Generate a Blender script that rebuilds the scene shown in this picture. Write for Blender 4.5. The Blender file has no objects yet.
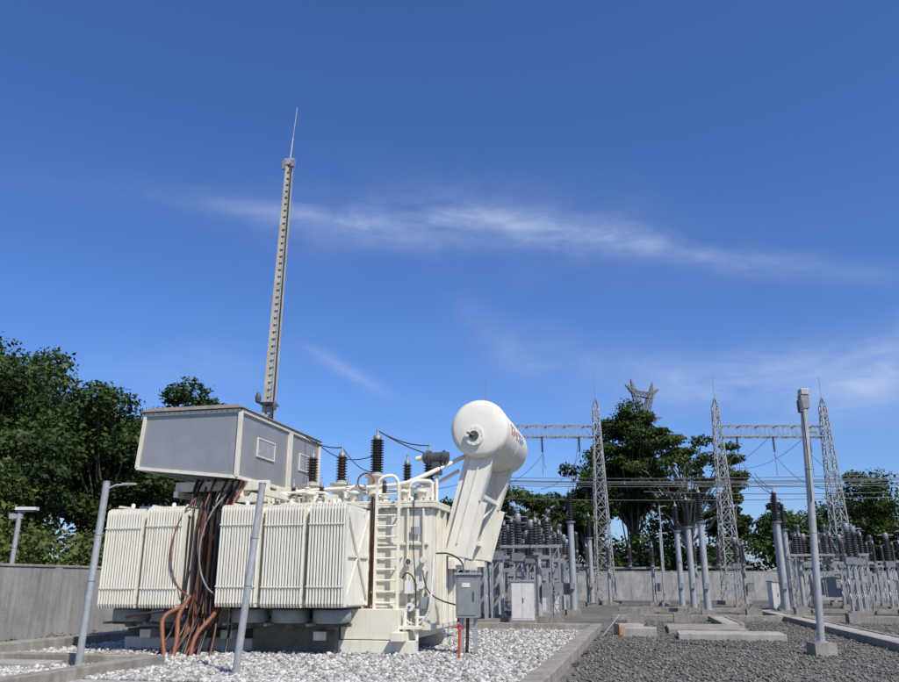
import bpy, math, random
import numpy as np
from mathutils import Vector, Matrix
random.seed(7)
scene=bpy.context.scene
COL=scene.collection
YAW=math.radians(-13)

# ---------------------------------------------------------------- materials
def new_mat(name):
    m=bpy.data.materials.new(name); m.use_nodes=True
    nt=m.node_tree; b=nt.nodes['Principled BSDF']; return m,nt,b
def mat(name,c1,c2,scale=4,rough=.5,metal=0,bump=0,bscale=40,stretch=(1,1,1),lo=.35,hi=.65,spec=.5,detail=5,dirt=None,dirtlo=.52):
    m,nt,b=new_mat(name); N=nt.nodes; L=nt.links
    tc=N.new('ShaderNodeTexCoord'); mp=N.new('ShaderNodeMapping'); mp.inputs['Scale'].default_value=stretch
    L.new(tc.outputs['Object'],mp.inputs['Vector'])
    n=N.new('ShaderNodeTexNoise'); n.inputs['Scale'].default_value=scale; n.inputs['Detail'].default_value=detail; n.inputs['Roughness'].default_value=.65
    L.new(mp.outputs[0],n.inputs['Vector'])
    r=N.new('ShaderNodeValToRGB'); r.color_ramp.elements[0].position=lo; r.color_ramp.elements[1].position=hi
    r.color_ramp.elements[0].color=(*c1,1); r.color_ramp.elements[1].color=(*c2,1)
    L.new(n.outputs['Fac'],r.inputs['Fac'])
    out=r.outputs['Color']
    if dirt:
        n2=N.new('ShaderNodeTexNoise'); n2.inputs['Scale'].default_value=1.0; n2.inputs['Detail'].default_value=6; n2.inputs['Roughness'].default_value=.7
        mp2=N.new('ShaderNodeMapping'); mp2.inputs['Scale'].default_value=(7,7,.7)
        L.new(tc.outputs['Object'],mp2.inputs['Vector']); L.new(mp2.outputs[0],n2.inputs['Vector'])
        r2=N.new('ShaderNodeValToRGB'); r2.color_ramp.elements[0].position=dirtlo; r2.color_ramp.elements[1].position=.8
        r2.color_ramp.elements[0].color=(0,0,0,1); r2.color_ramp.elements[1].color=(.7,.7,.7,1)
        L.new(n2.outputs['Fac'],r2.inputs['Fac'])
        mx=N.new('ShaderNodeMixRGB'); mx.inputs[2].default_value=(*dirt,1)
        L.new(r2.outputs[0],mx.inputs[0]); L.new(out,mx.inputs[1]); out=mx.outputs[0]
    L.new(out,b.inputs['Base Color'])
    b.inputs['Roughness'].default_value=rough; b.inputs['Metallic'].default_value=metal
    b.inputs['Specular IOR Level'].default_value=spec
    if bump:
        nb=N.new('ShaderNodeTexNoise'); nb.inputs['Scale'].default_value=bscale; nb.inputs['Detail'].default_value=4
        L.new(tc.outputs['Object'],nb.inputs['Vector'])
        bp=N.new('ShaderNodeBump'); bp.inputs['Strength'].default_value=bump; bp.inputs['Distance'].default_value=.02
        L.new(nb.outputs['Fac'],bp.inputs['Height']); L.new(bp.outputs[0],b.inputs['Normal'])
    return m
CREAM=mat('cream_paint',(.65,.62,.51),(.71,.68,.57),3,.45,dirt=(.32,.275,.20),bump=.05,bscale=8,dirtlo=.5)
CREAM2=mat('cream_paint_clean',(.70,.675,.58),(.76,.735,.64),2,.45,dirt=(.46,.42,.33),dirtlo=.53)
SILVER=mat('aluminium_sheet',(.30,.30,.295),(.36,.36,.355),1.0,.42,metal=.35,dirt=(.22,.215,.205),dirtlo=.58,bump=.03,bscale=1.2)
ROOFM=mat('dull_roof',(.15,.13,.11),(.24,.21,.18),5,.7)
GALV=mat('galvanised_steel',(.33,.345,.35),(.44,.455,.46),9,.5,metal=.3,dirt=(.22,.21,.19),dirtlo=.48)
GALVM=mat('lattice_steel',(.24,.25,.255),(.34,.35,.355),9,.55,metal=.3)
GALVD=mat('weathered_steel',(.18,.19,.20),(.27,.28,.29),9,.55,metal=.3)
CONC=mat('concrete',(.20,.182,.155),(.33,.305,.265),2.2,.92,bump=.5,bscale=30,dirt=(.09,.08,.065),dirtlo=.46)
CONCL=mat('concrete_light',(.28,.262,.23),(.40,.378,.335),2,.9,bump=.4,bscale=20,dirt=(.15,.135,.11),dirtlo=.48)
MASTC=mat('mast_concrete',(.36,.335,.28),(.48,.45,.385),2,.9,bump=.4,bscale=20,dirt=(.2,.19,.16))
WALLM=mat('cement_render_wall',(.235,.232,.225),(.35,.345,.335),.9,.92,bump=.3,bscale=12,dirt=(.12,.118,.10),dirtlo=.46)
BROWN=mat('brown_porcelain',(.035,.02,.018),(.05,.03,.025),5,.25)
BLACK=mat('black_rubber',(.012,.012,.013),(.025,.025,.026),5,.45)
INS=mat('grey_brown_insulator',(.03,.026,.026),(.052,.045,.045),5,.45)
DARK=mat('dark_grey_paint',(.05,.055,.06),(.08,.085,.09),5,.5)
MIDG=mat('mid_grey_paint',(.20,.22,.215),(.26,.28,.275),4,.5,dirt=(.12,.11,.10))
PLINTH=mat('mossy_plinth',(.08,.085,.065),(.15,.145,.12),3,.9,bump=.4,bscale=20)
ORANGE=mat('rust_orange_conduit',(.15,.052,.026),(.25,.09,.045),6,.6,dirt=(.12,.08,.06))
CBROWN=mat('dark_copper_cable',(.065,.027,.018),(.11,.045,.027),6,.5)
RED=mat('red_paint',(.42,.05,.03),(.5,.07,.04),6,.5)
WHITE=mat('white_paint',(.60,.60,.57),(.70,.69,.66),4,.45,dirt=(.38,.35,.29))
WIRE=mat('aluminium_wire',(.10,.10,.11),(.15,.15,.16),5,.5,metal=.4)
BARK=mat('bark',(.10,.085,.065),(.22,.19,.15),6,.95,bump=.8,bscale=18,stretch=(1,1,.25))
BARKP=mat('pale_bark',(.20,.18,.15),(.33,.30,.26),4,.95,bump=.5,bscale=10,stretch=(1,1,.25))
RUSTC=mat('orange_clay',(.30,.14,.07),(.40,.20,.11),5,.85,dirt=(.2,.15,.11))
BLUEM=mat('blue_label',(.04,.06,.25),(.05,.08,.3),5,.5)

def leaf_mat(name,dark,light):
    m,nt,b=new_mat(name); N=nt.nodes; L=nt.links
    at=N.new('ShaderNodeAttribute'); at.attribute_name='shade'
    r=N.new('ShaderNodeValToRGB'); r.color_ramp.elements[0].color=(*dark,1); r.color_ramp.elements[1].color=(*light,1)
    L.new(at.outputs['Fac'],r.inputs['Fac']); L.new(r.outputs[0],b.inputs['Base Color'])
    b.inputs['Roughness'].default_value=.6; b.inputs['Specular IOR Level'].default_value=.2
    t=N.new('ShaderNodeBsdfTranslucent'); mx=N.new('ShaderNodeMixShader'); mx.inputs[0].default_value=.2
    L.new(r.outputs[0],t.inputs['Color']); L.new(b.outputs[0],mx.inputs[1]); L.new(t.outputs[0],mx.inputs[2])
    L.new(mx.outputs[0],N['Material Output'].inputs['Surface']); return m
LEAF_A=leaf_mat('foliage_dark',(.010,.022,.006),(.062,.105,.022))
LEAF_B=leaf_mat('foliage_mid',(.015,.031,.008),(.10,.14,.033))
LEAF_C=leaf_mat('foliage_fresh',(.035,.06,.012),(.16,.19,.05))
LEAF_D=leaf_mat('dry_weeds',(.05,.055,.02),(.14,.13,.06))

def gravel_mat(name,cols,scale,bump=.8):
    m,nt,b=new_mat(name); N=nt.nodes; L=nt.links
    tc=N.new('ShaderNodeTexCoord')
    v=N.new('ShaderNodeTexVoronoi'); v.inputs['Scale'].default_value=scale
    L.new(tc.outputs['Object'],v.inputs['Vector'])
    sep=N.new('ShaderNodeSeparateColor'); L.new(v.outputs['Color'],sep.inputs[0])
    r=N.new('ShaderNodeValToRGB'); els=r.color_ramp.elements
    els[0].color=(*cols[0],1); els[1].color=(*cols[-1],1)
    for i,c in enumerate(cols[1:-1]):
        e=els.new((i+1)/(len(cols)-1)); e.color=(*c,1)
    L.new(sep.outputs[0],r.inputs[0])
    n=N.new('ShaderNodeTexNoise'); n.inputs['Scale'].default_value=.35; n.inputs['Detail'].default_value=7; n.inputs['Roughness'].default_value=.65
    L.new(tc.outputs['Object'],n.inputs['Vector'])
    mr=N.new('ShaderNodeMapRange'); mr.inputs[1].default_value=.3; mr.inputs[2].default_value=.7; mr.inputs[3].default_value=.55; mr.inputs[4].default_value=1.35
    L.new(n.outputs['Fac'],mr.inputs[0])
    mx=N.new('ShaderNodeVectorMath'); mx.operation='SCALE'; L.new(r.outputs[0],mx.inputs[0]); L.new(mr.outputs[0],mx.inputs['Scale'])
    L.new(mx.outputs[0],b.inputs['Base Color']); b.inputs['Roughness'].default_value=.95; b.inputs['Specular IOR Level'].default_value=.2
    bp=N.new('ShaderNodeBump'); bp.inputs['Strength'].default_value=bump; bp.inputs['Distance'].default_value=.03; bp.invert=True
    L.new(v.outputs['Distance'],bp.inputs['Height']); L.new(bp.outputs[0],b.inputs['Normal'])
    return m
GRAVEL=gravel_mat('dark_gravel',[(.08,.076,.069),(.14,.134,.122),(.19,.18,.163),(.115,.11,.10)],24)
GRAVELW=gravel_mat('white_gravel',[(.25,.243,.225),(.40,.39,.365),(.50,.485,.46),(.34,.33,.305)],17)
EARTH=mat('earth_grass',(.05,.065,.025),(.13,.11,.065),.5,.95)
def stone_mat(name,dark,light):
    m,nt,b=new_mat(name); N=nt.nodes; L=nt.links
    at=N.new('ShaderNodeAttribute'); at.attribute_name='shade'
    r=N.new('ShaderNodeValToRGB'); r.color_ramp.elements[0].color=(*dark,1); r.color_ramp.elements[1].color=(*light,1)
    L.new(at.outputs['Fac'],r.inputs['Fac']); L.new(r.outputs[0],b.inputs['Base Color']); b.inputs['Roughness'].default_value=.9
    b.inputs['Specular IOR Level'].default_value=.2
    return m
STW=stone_mat('white_stone',(.18,.172,.155),(.58,.565,.53))
STD=stone_mat('grey_stone',(.07,.066,.058),(.23,.218,.196))

# ---------------------------------------------------------------- mesh builder
def frame(d):
    d=Vector(d).normalized()
    up=Vector((0,0,1)) if abs(d.z)<.95 else Vector((0,1,0))
    s=d.cross(up).normalized(); u=s.cross(d).normalized()
    return d,s,u
class MB:
    def __init__(s): s.v=[];s.f=[];s.m=[];s.s=[];s.mats=[]
    def mi(s,m):
        if m not in s.mats: s.mats.append(m)
        return s.mats.index(m)
    def add(s,vs,fs,m,sm=False):
        o=len(s.v); s.v+= [tuple(v) for v in vs]; k=s.mi(m)
        for f in fs: s.f.append([i+o for i in f]); s.m.append(k); s.s.append(sm)
    def box(s,a0,a1,b0,b1,z0,z1,m):
        vs=[(a0,b0,z0),(a1,b0,z0),(a1,b1,z0),(a0,b1,z0),(a0,b0,z1),(a1,b0,z1),(a1,b1,z1),(a0,b1,z1)]
        s.add(vs,[(3,2,1,0),(4,5,6,7),(0,1,5,4),(1,2,6,5),(2,3,7,6),(3,0,4,7)],m)
    def beam(s,p0,p1,w,h,m):
        p0=Vector(p0);p1=Vector(p1); d,x,u=frame(p1-p0); x=x*w/2;u=u*h/2
        vs=[p+q for p in (p0,p1) for q in (-x-u,x-u,x+u,-x+u)]
        s.add(vs,[(0,1,2,3),(7,6,5,4),(0,4,5,1),(1,5,6,2),(2,6,7,3),(3,7,4,0)],m)
    def lathe(s,p0,axis,prof,n,m,caps=True):
        p0=Vector(p0); d,x,u=frame(axis); vs=[];fs=[]
        cs=[(math.cos(2*math.pi*i/n),math.sin(2*math.pi*i/n)) for i in range(n)]
        for r,h in prof:
            for c,q in cs: vs.append(p0+d*h+x*(c*r)+u*(q*r))
        for j in range(len(prof)-1):
            for i in range(n):
                k=(i+1)%n; fs.append((j*n+i,j*n+k,(j+1)*n+k,(j+1)*n+i))
        s.add(vs,fs,m,True)
        if caps:
            for j,fl in ((0,0),(len(prof)-1,1)):
                r,h=prof[j]
                if r>1e-4:
                    c=[p0+d*h+x*(a*r)+u*(q*r) for a,q in cs]
                    s.add(c,[tuple(range(n)) if fl else tuple(reversed(range(n)))],m)
    def tube(s,p0,p1,r0,m,r1=None,n=10):
        p0=Vector(p0);p1=Vector(p1); r1=r0 if r1 is None else r1
        s.lathe(p0,p1-p0,[(r0,0),(r1,(p1-p0).length)],n,m)
    def path(s,pts,r,m,n=8,r1=None,smooth=0):
        pts=[Vector(p) for p in pts]
        for _ in range(smooth):
            q=[pts[0]]
            for i in range(len(pts)-1): q.append(pts[i].lerp(pts[i+1],.25)); q.append(pts[i].lerp(pts[i+1],.75))
            q.append(pts[-1]); pts=q
        vs=[];fs=[]; K=len(pts); r1=r if r1 is None else r1
        for j,p in enumerate(pts):
            d=pts[min(j+1,K-1)]-pts[max(j-1,0)]; d,x,u=frame(d); rr=r+(r1-r)*j/(K-1)
            for i in range(n):
                a=2*math.pi*i/n; vs.append(p+x*(math.cos(a)*rr)+u*(math.sin(a)*rr))
        for j in range(K-1):
            for i in range(n):
                k=(i+1)%n; fs.append((j*n+i,j*n+k,(j+1)*n+k,(j+1)*n+i))
        s.add(vs,fs,m,True)
        s.add(vs[:n],[tuple(reversed(range(n)))],m); s.add(vs[-n:],[tuple(range(n))],m)
    def prism(s,poly,ext,m):
        n=len(poly); e=Vector(ext); vs=[Vector(p) for p in poly]; vs+= [v+e for v in vs]
        fs=[tuple(range(n)),tuple(reversed(range(n,2*n)))]+[(i,i+n,(i+1)%n+n,(i+1)%n) for i in range(n)]
        s.add(vs,fs,m)
    def insul(s,p0,p1,rc,rs,ns,m,n=12):
        p0=Vector(p0);p1=Vector(p1);H=(p1-p0).length; pr=[(rc,0)]
        for i in range(ns):
            h=H*(i+.5)/ns; q=H/ns
            pr+= [(rc,h-.3*q),(rs,h-.12*q),(rs*.97,h-.02*q),(rc,h+.28*q)]
        pr.append((rc,H)); s.lathe(p0,p1-p0,pr,n,m)
    def lattice(s,p0,p1,w0,w1,n,leg,br,m,cross=True):
        p0=Vector(p0);p1=Vector(p1); d,x,u=frame(p1-p0)
        def c(t,i):
            w=(w0+(w1-w0)*t)/2; sx,su=[(-1,-1),(1,-1),(1,1),(-1,1)][i%4]
            return p0+(p1-p0)*t+x*(sx*w)+u*(su*w)
        for i in range(4): s.beam(c(0,i),c(1,i),leg,leg,m)
        for j in range(n):
            t0=j/n;t1=(j+1)/n
            for i in range(4):
                s.beam(c(t1,i),c(t1,i+1),br,br,m)
                if cross or (j+i)%2: s.beam(c(t0,i),c(t1,i+1),br,br,m)
                if cross or not (j+i)%2: s.beam(c(t0,i+1),c(t1,i),br,br,m)
    def obj(s,name,parent=None,loc=(0,0,0),yaw=0,bevel=0,mesh_only=False):
        me=bpy.data.meshes.new(name+'_mesh'); me.from_pydata(s.v,[],s.f)
        for m in s.mats: me.materials.append(m)
        me.polygons.foreach_set('material_index',s.m); me.polygons.foreach_set('use_smooth',s.s); me.update()
        if mesh_only: return me
        return inst(name,me,parent,loc,yaw,bevel)
def inst(name,me,parent=None,loc=(0,0,0),yaw=0,bevel=0):
    o=bpy.data.objects.new(name,me); COL.objects.link(o); o.location=loc; o.rotation_euler=(0,0,yaw)
    if parent: o.parent=parent
    if bevel:
        b=o.modifiers.new('bevel','BEVEL'); b.width=bevel; b.segments=2; b.limit_method='ANGLE'; b.angle_limit=math.radians(50)
    return o
def empty(name,loc,yaw=0):
    o=bpy.data.objects.new(name,None); COL.objects.link(o); o.location=loc; o.rotation_euler=(0,0,yaw); return o

def fast_mesh(name,verts,k,shade,material,nper,faces=None):
    me=bpy.data.meshes.new(name); V=len(verts); F=faces; M=len(F)
    me.vertices.add(V); me.vertices.foreach_set('co',verts.astype(np.float32).ravel())
    me.loops.add(M*k); me.loops.foreach_set('vertex_index',F.astype(np.int32).ravel())
    me.polygons.add(M); me.polygons.foreach_set('loop_start',np.arange(0,M*k,k,dtype=np.int32)); 
    me.polygons.foreach_set('loop_total',np.full(M,k,dtype=np.int32))
    at=me.attributes.new('shade','FLOAT','FACE'); at.data.foreach_set('value',shade.astype(np.float32))
    me.materials.append(material); me.update(calc_edges=True); me.validate(); return me

# ---------------------------------------------------------------- trees
def leaf_quads(rng,C,CR,CS,nl,leaf,flat=.65,shell=.45):
    n=len(C)*nl
    idx=np.repeat(np.arange(len(C)),nl)
    d=rng.normal(size=(n,3)); d/=np.linalg.norm(d,axis=1)[:,None]
    rad=(shell+(1-shell)*rng.random(n)**.6)*(1+.25*rng.normal(size=n)*.5)
    off=d*rad[:,None]*CR[idx][:,None]; off[:,2]*=flat
    P=C[idx]+off
    nrm=d*.5+rng.normal(size=(n,3))*.6+np.array([0,0,.5]); nrm/=np.linalg.norm(nrm,axis=1)[:,None]
    t=np.cross(nrm,rng.normal(size=(n,3))); t/=np.linalg.norm(t,axis=1)[:,None]; b=np.cross(nrm,t)
    s=(leaf*(.55+.9*rng.random(n)))[:,None]
    V=np.stack([P-t*s*.5,P+b*s*.28,P+t*s*.5,P-b*s*.28],1).reshape(-1,3)
    F=np.arange(n*4).reshape(-1,4)
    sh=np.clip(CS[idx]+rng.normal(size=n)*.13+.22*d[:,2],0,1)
    return V,F,sh
def tree(name,x,y,H,R,th,nc,nl,leaf,seed,lm=None,tr=.25,flat=.65,cr=(.2,.36),ell=(1,1),base=0,bias=.5,bark=None,lr=.33,low=.62):
    rng=np.random.default_rng(seed); lm=lm or LEAF_A; bark=bark or BARK
    par=empty(name,(x,y,base))
    mb=MB(); ch=(H-th)/2; cz=th+ch
    top=Vector((rng.normal()*.05*H,rng.normal()*.05*H,H*.86))
    tp=[Vector((0,0,-.1))]
    for i in range(1,9):
        t=i/8; tp.append(top*t+Vector((rng.normal(),rng.normal(),0))*.012*H)
    mb.path(tp,tr,bark,10,r1=tr*.2)
    d=rng.normal(size=(nc,3)); d/=np.linalg.norm(d,axis=1)[:,None]; q=rng.random(nc)**bias
    q=q*(.82+.3*rng.random(nc))
    C=d*q[:,None]*np.array([R*ell[0],R*ell[1],ch*.92]); C[:,2]+=cz
    lowf=np.clip((C[:,2]-th)/(ch*.9),.45,1); C[:,:2]*=lowf[:,None]
    CR=R*(cr[0]+(cr[1]-cr[0])*rng.random(nc)); CS=rng.random(nc)*.6+.12
    for c in C:
        c=Vector(c); k=int(max(1,min(7,8*(c.z/H)*low-rng.random())))
        s0=tp[k].lerp(tp[k+1],rng.random()) if k<7 else tp[k]
        mid=s0.lerp(c,.5)+Vector((rng.normal()*.05*R,rng.normal()*.05*R,-.05*H*rng.random()))
        mb.path([s0,s0.lerp(mid,.5)+Vector((0,0,.01*H)),mid,mid.lerp(c,.55)+Vector((0,0,.02*H)),c],tr*lr,bark,5,r1=tr*.06)
    mb.obj('trunk_and_limbs',par)
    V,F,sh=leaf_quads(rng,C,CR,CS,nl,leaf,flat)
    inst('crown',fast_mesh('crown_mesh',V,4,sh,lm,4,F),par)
    return par
def bush_mass(name,pts,nl,leaf,seed,lm,flat=.8,**kw):
    rng=np.random.default_rng(seed)
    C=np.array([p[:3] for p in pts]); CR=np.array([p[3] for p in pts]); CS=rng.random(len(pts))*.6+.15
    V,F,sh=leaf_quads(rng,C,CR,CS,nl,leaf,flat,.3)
    return inst(name,fast_mesh(name+'_mesh',V,4,sh,lm,4,F),**kw)

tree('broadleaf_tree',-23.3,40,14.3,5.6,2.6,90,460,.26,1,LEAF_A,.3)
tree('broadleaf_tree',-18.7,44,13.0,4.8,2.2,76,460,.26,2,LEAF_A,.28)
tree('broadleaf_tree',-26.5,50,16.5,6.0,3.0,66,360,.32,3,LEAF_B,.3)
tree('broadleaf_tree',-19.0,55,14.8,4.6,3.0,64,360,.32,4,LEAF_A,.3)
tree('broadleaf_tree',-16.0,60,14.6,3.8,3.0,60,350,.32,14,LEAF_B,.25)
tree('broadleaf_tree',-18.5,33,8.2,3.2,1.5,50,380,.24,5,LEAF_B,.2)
rng=np.random.default_rng(11)
pts=[]
for i in range(160):
    t=rng.random(); pts.append((-15.2+t*9-rng.random()*3.5,27+t*36,.9+rng.random()*2.3,.7+rng.random()*.7))
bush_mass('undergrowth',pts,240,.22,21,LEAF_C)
rng=np.random.default_rng(5); pts=[]
for i in range(540):
    x=-30+rng.random()*130; y=88+rng.random()*14
    h=7.2+2.3*math.sin(x*.17)+1.6*math.sin(x*.53+1)+rng.random()*1.6
    if x>14 and x<24: h*=.8
    if 34<x<43: h*=.85
    pts.append((x,y,rng.random()*h+.6,1.3+rng.random()*1.3))
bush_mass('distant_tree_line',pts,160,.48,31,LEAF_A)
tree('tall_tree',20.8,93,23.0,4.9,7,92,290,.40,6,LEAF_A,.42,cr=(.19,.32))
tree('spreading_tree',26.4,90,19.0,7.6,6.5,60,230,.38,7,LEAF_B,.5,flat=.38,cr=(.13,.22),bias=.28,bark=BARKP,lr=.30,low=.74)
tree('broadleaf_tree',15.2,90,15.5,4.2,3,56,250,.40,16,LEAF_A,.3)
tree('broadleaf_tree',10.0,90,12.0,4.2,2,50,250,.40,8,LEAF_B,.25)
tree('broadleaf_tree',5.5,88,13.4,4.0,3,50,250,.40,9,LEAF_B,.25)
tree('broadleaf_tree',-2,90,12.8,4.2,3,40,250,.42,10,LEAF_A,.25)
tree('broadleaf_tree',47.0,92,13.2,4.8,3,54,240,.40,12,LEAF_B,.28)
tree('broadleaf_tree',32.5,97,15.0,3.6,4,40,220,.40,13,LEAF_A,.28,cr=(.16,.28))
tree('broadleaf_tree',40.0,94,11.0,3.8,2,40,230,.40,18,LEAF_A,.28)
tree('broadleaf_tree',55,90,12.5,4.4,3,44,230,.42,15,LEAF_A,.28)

# ---------------------------------------------------------------- ground
mb=MB(); mb.box(-1500,1500,-1500,1500,-.5,-.012,EARTH); mb.obj('surrounding_terrain')
mb=MB(); mb.add([(-60,-30,0),(70,-30,0),(70,83,0),(-60,83,0)],[(0,1,2,3)],GRAVEL); mb.obj('gravel_ground')
OX,OY=-2.45,19.0
def W(a,b,z=0):
    c,s=math.cos(YAW),math.sin(YAW)
    return (OX+a*c-b*s, OY+a*s+b*c, z)
yard=dict(loc=(OX,OY,0),yaw=YAW)
mb=MB(); mb.add([(-8.0,-9,.006),(4.8,-9,.006),(4.8,12.2,.006),(-8.0,12.2,.006)],[(0,1,2,3)],GRAVELW); mb.obj('white_gravel_bed',**yard)
mb=MB(); mb.add([(-10.7,-14,.005),(-8.6,-14,.005),(-8.6,60,.005),(-10.7,60,.005)],[(0,1,2,3)],EARTH); mb.obj('soil_verge',**yard)
rng=np.random.default_rng(77); pts=[]
for i in range(260): pts.append((-10.5+1.7*rng.random()**1.4,-2+40*rng.random(),.02+.05*rng.random(),.12+.2*rng.random()))
for i in range(9): pts.append((5.22+.06*rng.random(),-4+16*rng.random(),.0,.04+.05*rng.random()))
for i in range(70): pts.append((6+22*rng.random(),6+40*rng.random(),.0,.05+.12*rng.random()**2))
bush_mass('weeds',pts,36,.08,78,LEAF_D,.5,loc=(OX,OY,0),yaw=YAW)
mb=MB()
b=-9
while b<12.1:
    dz=random.uniform(-.012,.012); da=random.uniform(-.01,.01)
    mb.box(4.8+da,5.15+da,b+.006,min(b+1.494,12.19),-.05,.22+dz,CONC); mb.box(-8.6+da,-8.0+da,b+.006,min(b+1.494,12.19),-.05,.24+dz,CONC); b+=1.5
a=-8.6
while a<5.1: mb.box(a+.006,min(a+1.494,5.15),12.2,12.55,-.05,.22+random.uniform(-.01,.01),CONC); a+=1.5
mb.obj('concrete_kerb',bevel=.02,**yard)
mb=MB(); mb.box(-7.9,-3.2,-2.6,-2.25,-.05,.2,CONC); mb.box(-3.2,-2.9,-9,-2.25,-.05,.2,CONC)
mb.obj('drain_kerb',bevel=.02,**yard)
mb=MB(); mb.box(-6.7,-4.9,-3.5,-2.75,.0,.1,CONCL); mb.obj('concrete_slab',bevel=.015,**yard)

def stones(name,n,fa,rs,seed,m,ico=True):
    rng=np.random.default_rng(seed)
    if ico:
        p=(1+5**.5)/2
        B=np.array([(-1,p,0),(1,p,0),(-1,-p,0),(1,-p,0),(0,-1,p),(0,1,p),(0,-1,-p),(0,1,-p),(p,0,-1),(p,0,1),(-p,0,-1),(-p,0,1)])/1.9
        T=np.array([(0,11,5),(0,5,1),(0,1,7),(0,7,10),(0,10,11),(1,5,9),(5,11,4),(11,10,2),(10,7,6),(7,1,8),(3,9,4),(3,4,2),(3,2,6),(3,6,8),(3,8,9),(4,9,5),(2,4,11),(6,2,10),(8,6,7),(9,8,1)])
    else:
        B=np.array([(1,0,0),(0,1,0),(-1,0,0),(0,-1,0),(0,0,1),(0,0,-1)],float)
        T=np.array([(0,1,4),(1,2,4),(2,3,4),(3,0,4),(1,0,5),(2,1,5),(3,2,5),(0,3,5)])
    P=fa(rng,n); k=len(B)
    r=rs[0]+(rs[1]-rs[0])*rng.random(n)**1.5
    sc=r[:,None,None]*(0.65+.7*rng.random((n,1,3)))
    V=B[None]*(1+.2*rng.normal(size=(n,k,3)))*sc
    a=rng.random(n)*6.283; ca,sa=np.cos(a),np.sin(a)
    x=V[:,:,0]*ca[:,None]-V[:,:,1]*sa[:,None]; y=V[:,:,0]*sa[:,None]+V[:,:,1]*ca[:,None]
    V=np.stack([x,y,V[:,:,2]*.75],2)
    P=np.c_[P,r*.3+rng.random(n)*.015]; V=V+P[:,None,:]
    F=(T[None]+(np.arange(n)*k)[:,None,None]).reshape(-1,3)
    sh=np.repeat(np.clip(rng.random(n),0,1),len(T))
    return fast_mesh(name+'_mesh',V.reshape(-1,3),3,sh,m,3,F)
def fw(rng,n):
    a=-7.9+12.6*rng.random(n); b=-4.8+16.8*rng.random(n)**1.7; return np.c_[a,b]
inst('white_gravel_stones',stones('wg',24000,fw,(.02,.058),3,STW),loc=(OX,OY,0),yaw=YAW)
def fd(rng,n):
    a=5.3+14*rng.random(n)*rng.random(n)**.2; b=-6+26*rng.random(n)**1.6; return np.c_[a,b]
inst('dark_gravel_stones',stones('dg',26000,fd,(.015,.045),4,STD,False),loc=(OX,OY,0),yaw=YAW)

def slab(name,a0,a1,b0,b1,h,m=CONC):
    mb=MB(); mb.box(a0,a1,b0,b1,-.05,h,m); mb.obj(name,bevel=.02,**yard)
slab('concrete_pad',7.6,10.6,8.0,9.6,.18,CONCL); slab('concrete_pad',7.4,9.9,11.0,14.5,.16,CONC)
slab('concrete_pad',5.9,7.0,9.2,10.2,.25,CONCL)
def trench(name,a0,a1,b0,b1,alongb=True):
    mb=MB()
    if alongb:
        mb.box(a0,a0+.15,b0,b1,-.05,.2,CONC); mb.box(a1-.15,a1,b0,b1,-.05,.2,CONC)
        b=b0; 
        while b<b1-.6: mb.box(a0+.16,a1-.16,b+.01,b+.59,.0,.16+random.random()*.02,CONCL); b+=.6
    else:
        mb.box(a0,a1,b0,b0+.15,-.05,.2,CONC); mb.box(a0,a1,b1-.15,b1,-.05,.2,CONC)
        a=a0
        while a<a1-.6: mb.box(a+.01,a+.59,b0+.16,b1-.16,.0,.16+random.random()*.02,CONCL); a+=.6
    mb.obj(name,bevel=.012,**yard)
trench('cable_trench_cover',12.6,13.5,-4,32)
trench('cable_trench_cover',5.2,34,21.5,22.3,False)
trench('cable_trench_cover',5.2,40,33,33.9,False)
trench('cable_trench_cover',9.4,10.2,14.6,21.4)
for (a,b) in [(16,10),(17.5,15),(15.2,20),(8.2,19),(6.3,17.2),(11.8,25),(14.5,28),(18.8,20.5),(6.8,27),(16.5,5.5)]:
    mb=MB(); mb.box(-.35,.35,-.35,.35,-.05,.4,CONC); mb.box(-.2,.2,-.2,.2,.4,.46,GALVD)
    for q in (-.14,.14):
        for w in (-.14,.14): mb.tube((q,w,.46),(q,w,.56),.015,GALVD,n=6)
    mb.obj('concrete_foundation',bevel=.02,loc=W(a,b),yaw=YAW)
mb=MB(); mb.box(-.4,.4,-.3,.3,0,.36,CONCL); mb.box(-.42,-.2,-.36,-.31,.02,.3,RUSTC); mb.box(-.15,.2,-.36,-.31,.03,.24,RUSTC)
mb.tube((-.9,-.2,.02),(-.25,.1,.62),.025,GALVD,n=6)
mb.obj('masonry_block',loc=(5.7,27.0,0),yaw=.1,bevel=.01)

# ---------------------------------------------------------------- boundary walls
def wall(name,p0,p1,h,t=.2,pitch=4.0):
    p0=Vector(p0);p1=Vector(p1);L=(p1-p0).length; ang=math.atan2(p1.y-p0.y,p1.x-p0.x)
    par=empty(name,(p0.x,p0.y,0),ang)
    mb=MB(); mb.box(0,L,-t/2,t/2,-.1,h,WALLM); mb.obj('wall_panel',par)
    mb=MB(); mb.box(-.05,L+.05,-t/2-.03,t/2+.03,h,h+.07,WALLM); mb.obj('coping',par,bevel=.015)
    mb=MB(); x=0
    while x<=L: mb.box(x-.16,x+.16,-t/2-.025,t/2+.025,-.1,h-.003,WALLM); x+=pitch
    mb.obj('piers',par,bevel=.01)
pL0=W(-10.7,-16); pL1=W(-10.7,66)
wall('boundary_wall',(pL0[0],pL0[1]),(pL1[0],pL1[1]),2.05)
wall('boundary_wall',(pL1[0],82),(75,82),2.65)

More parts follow.
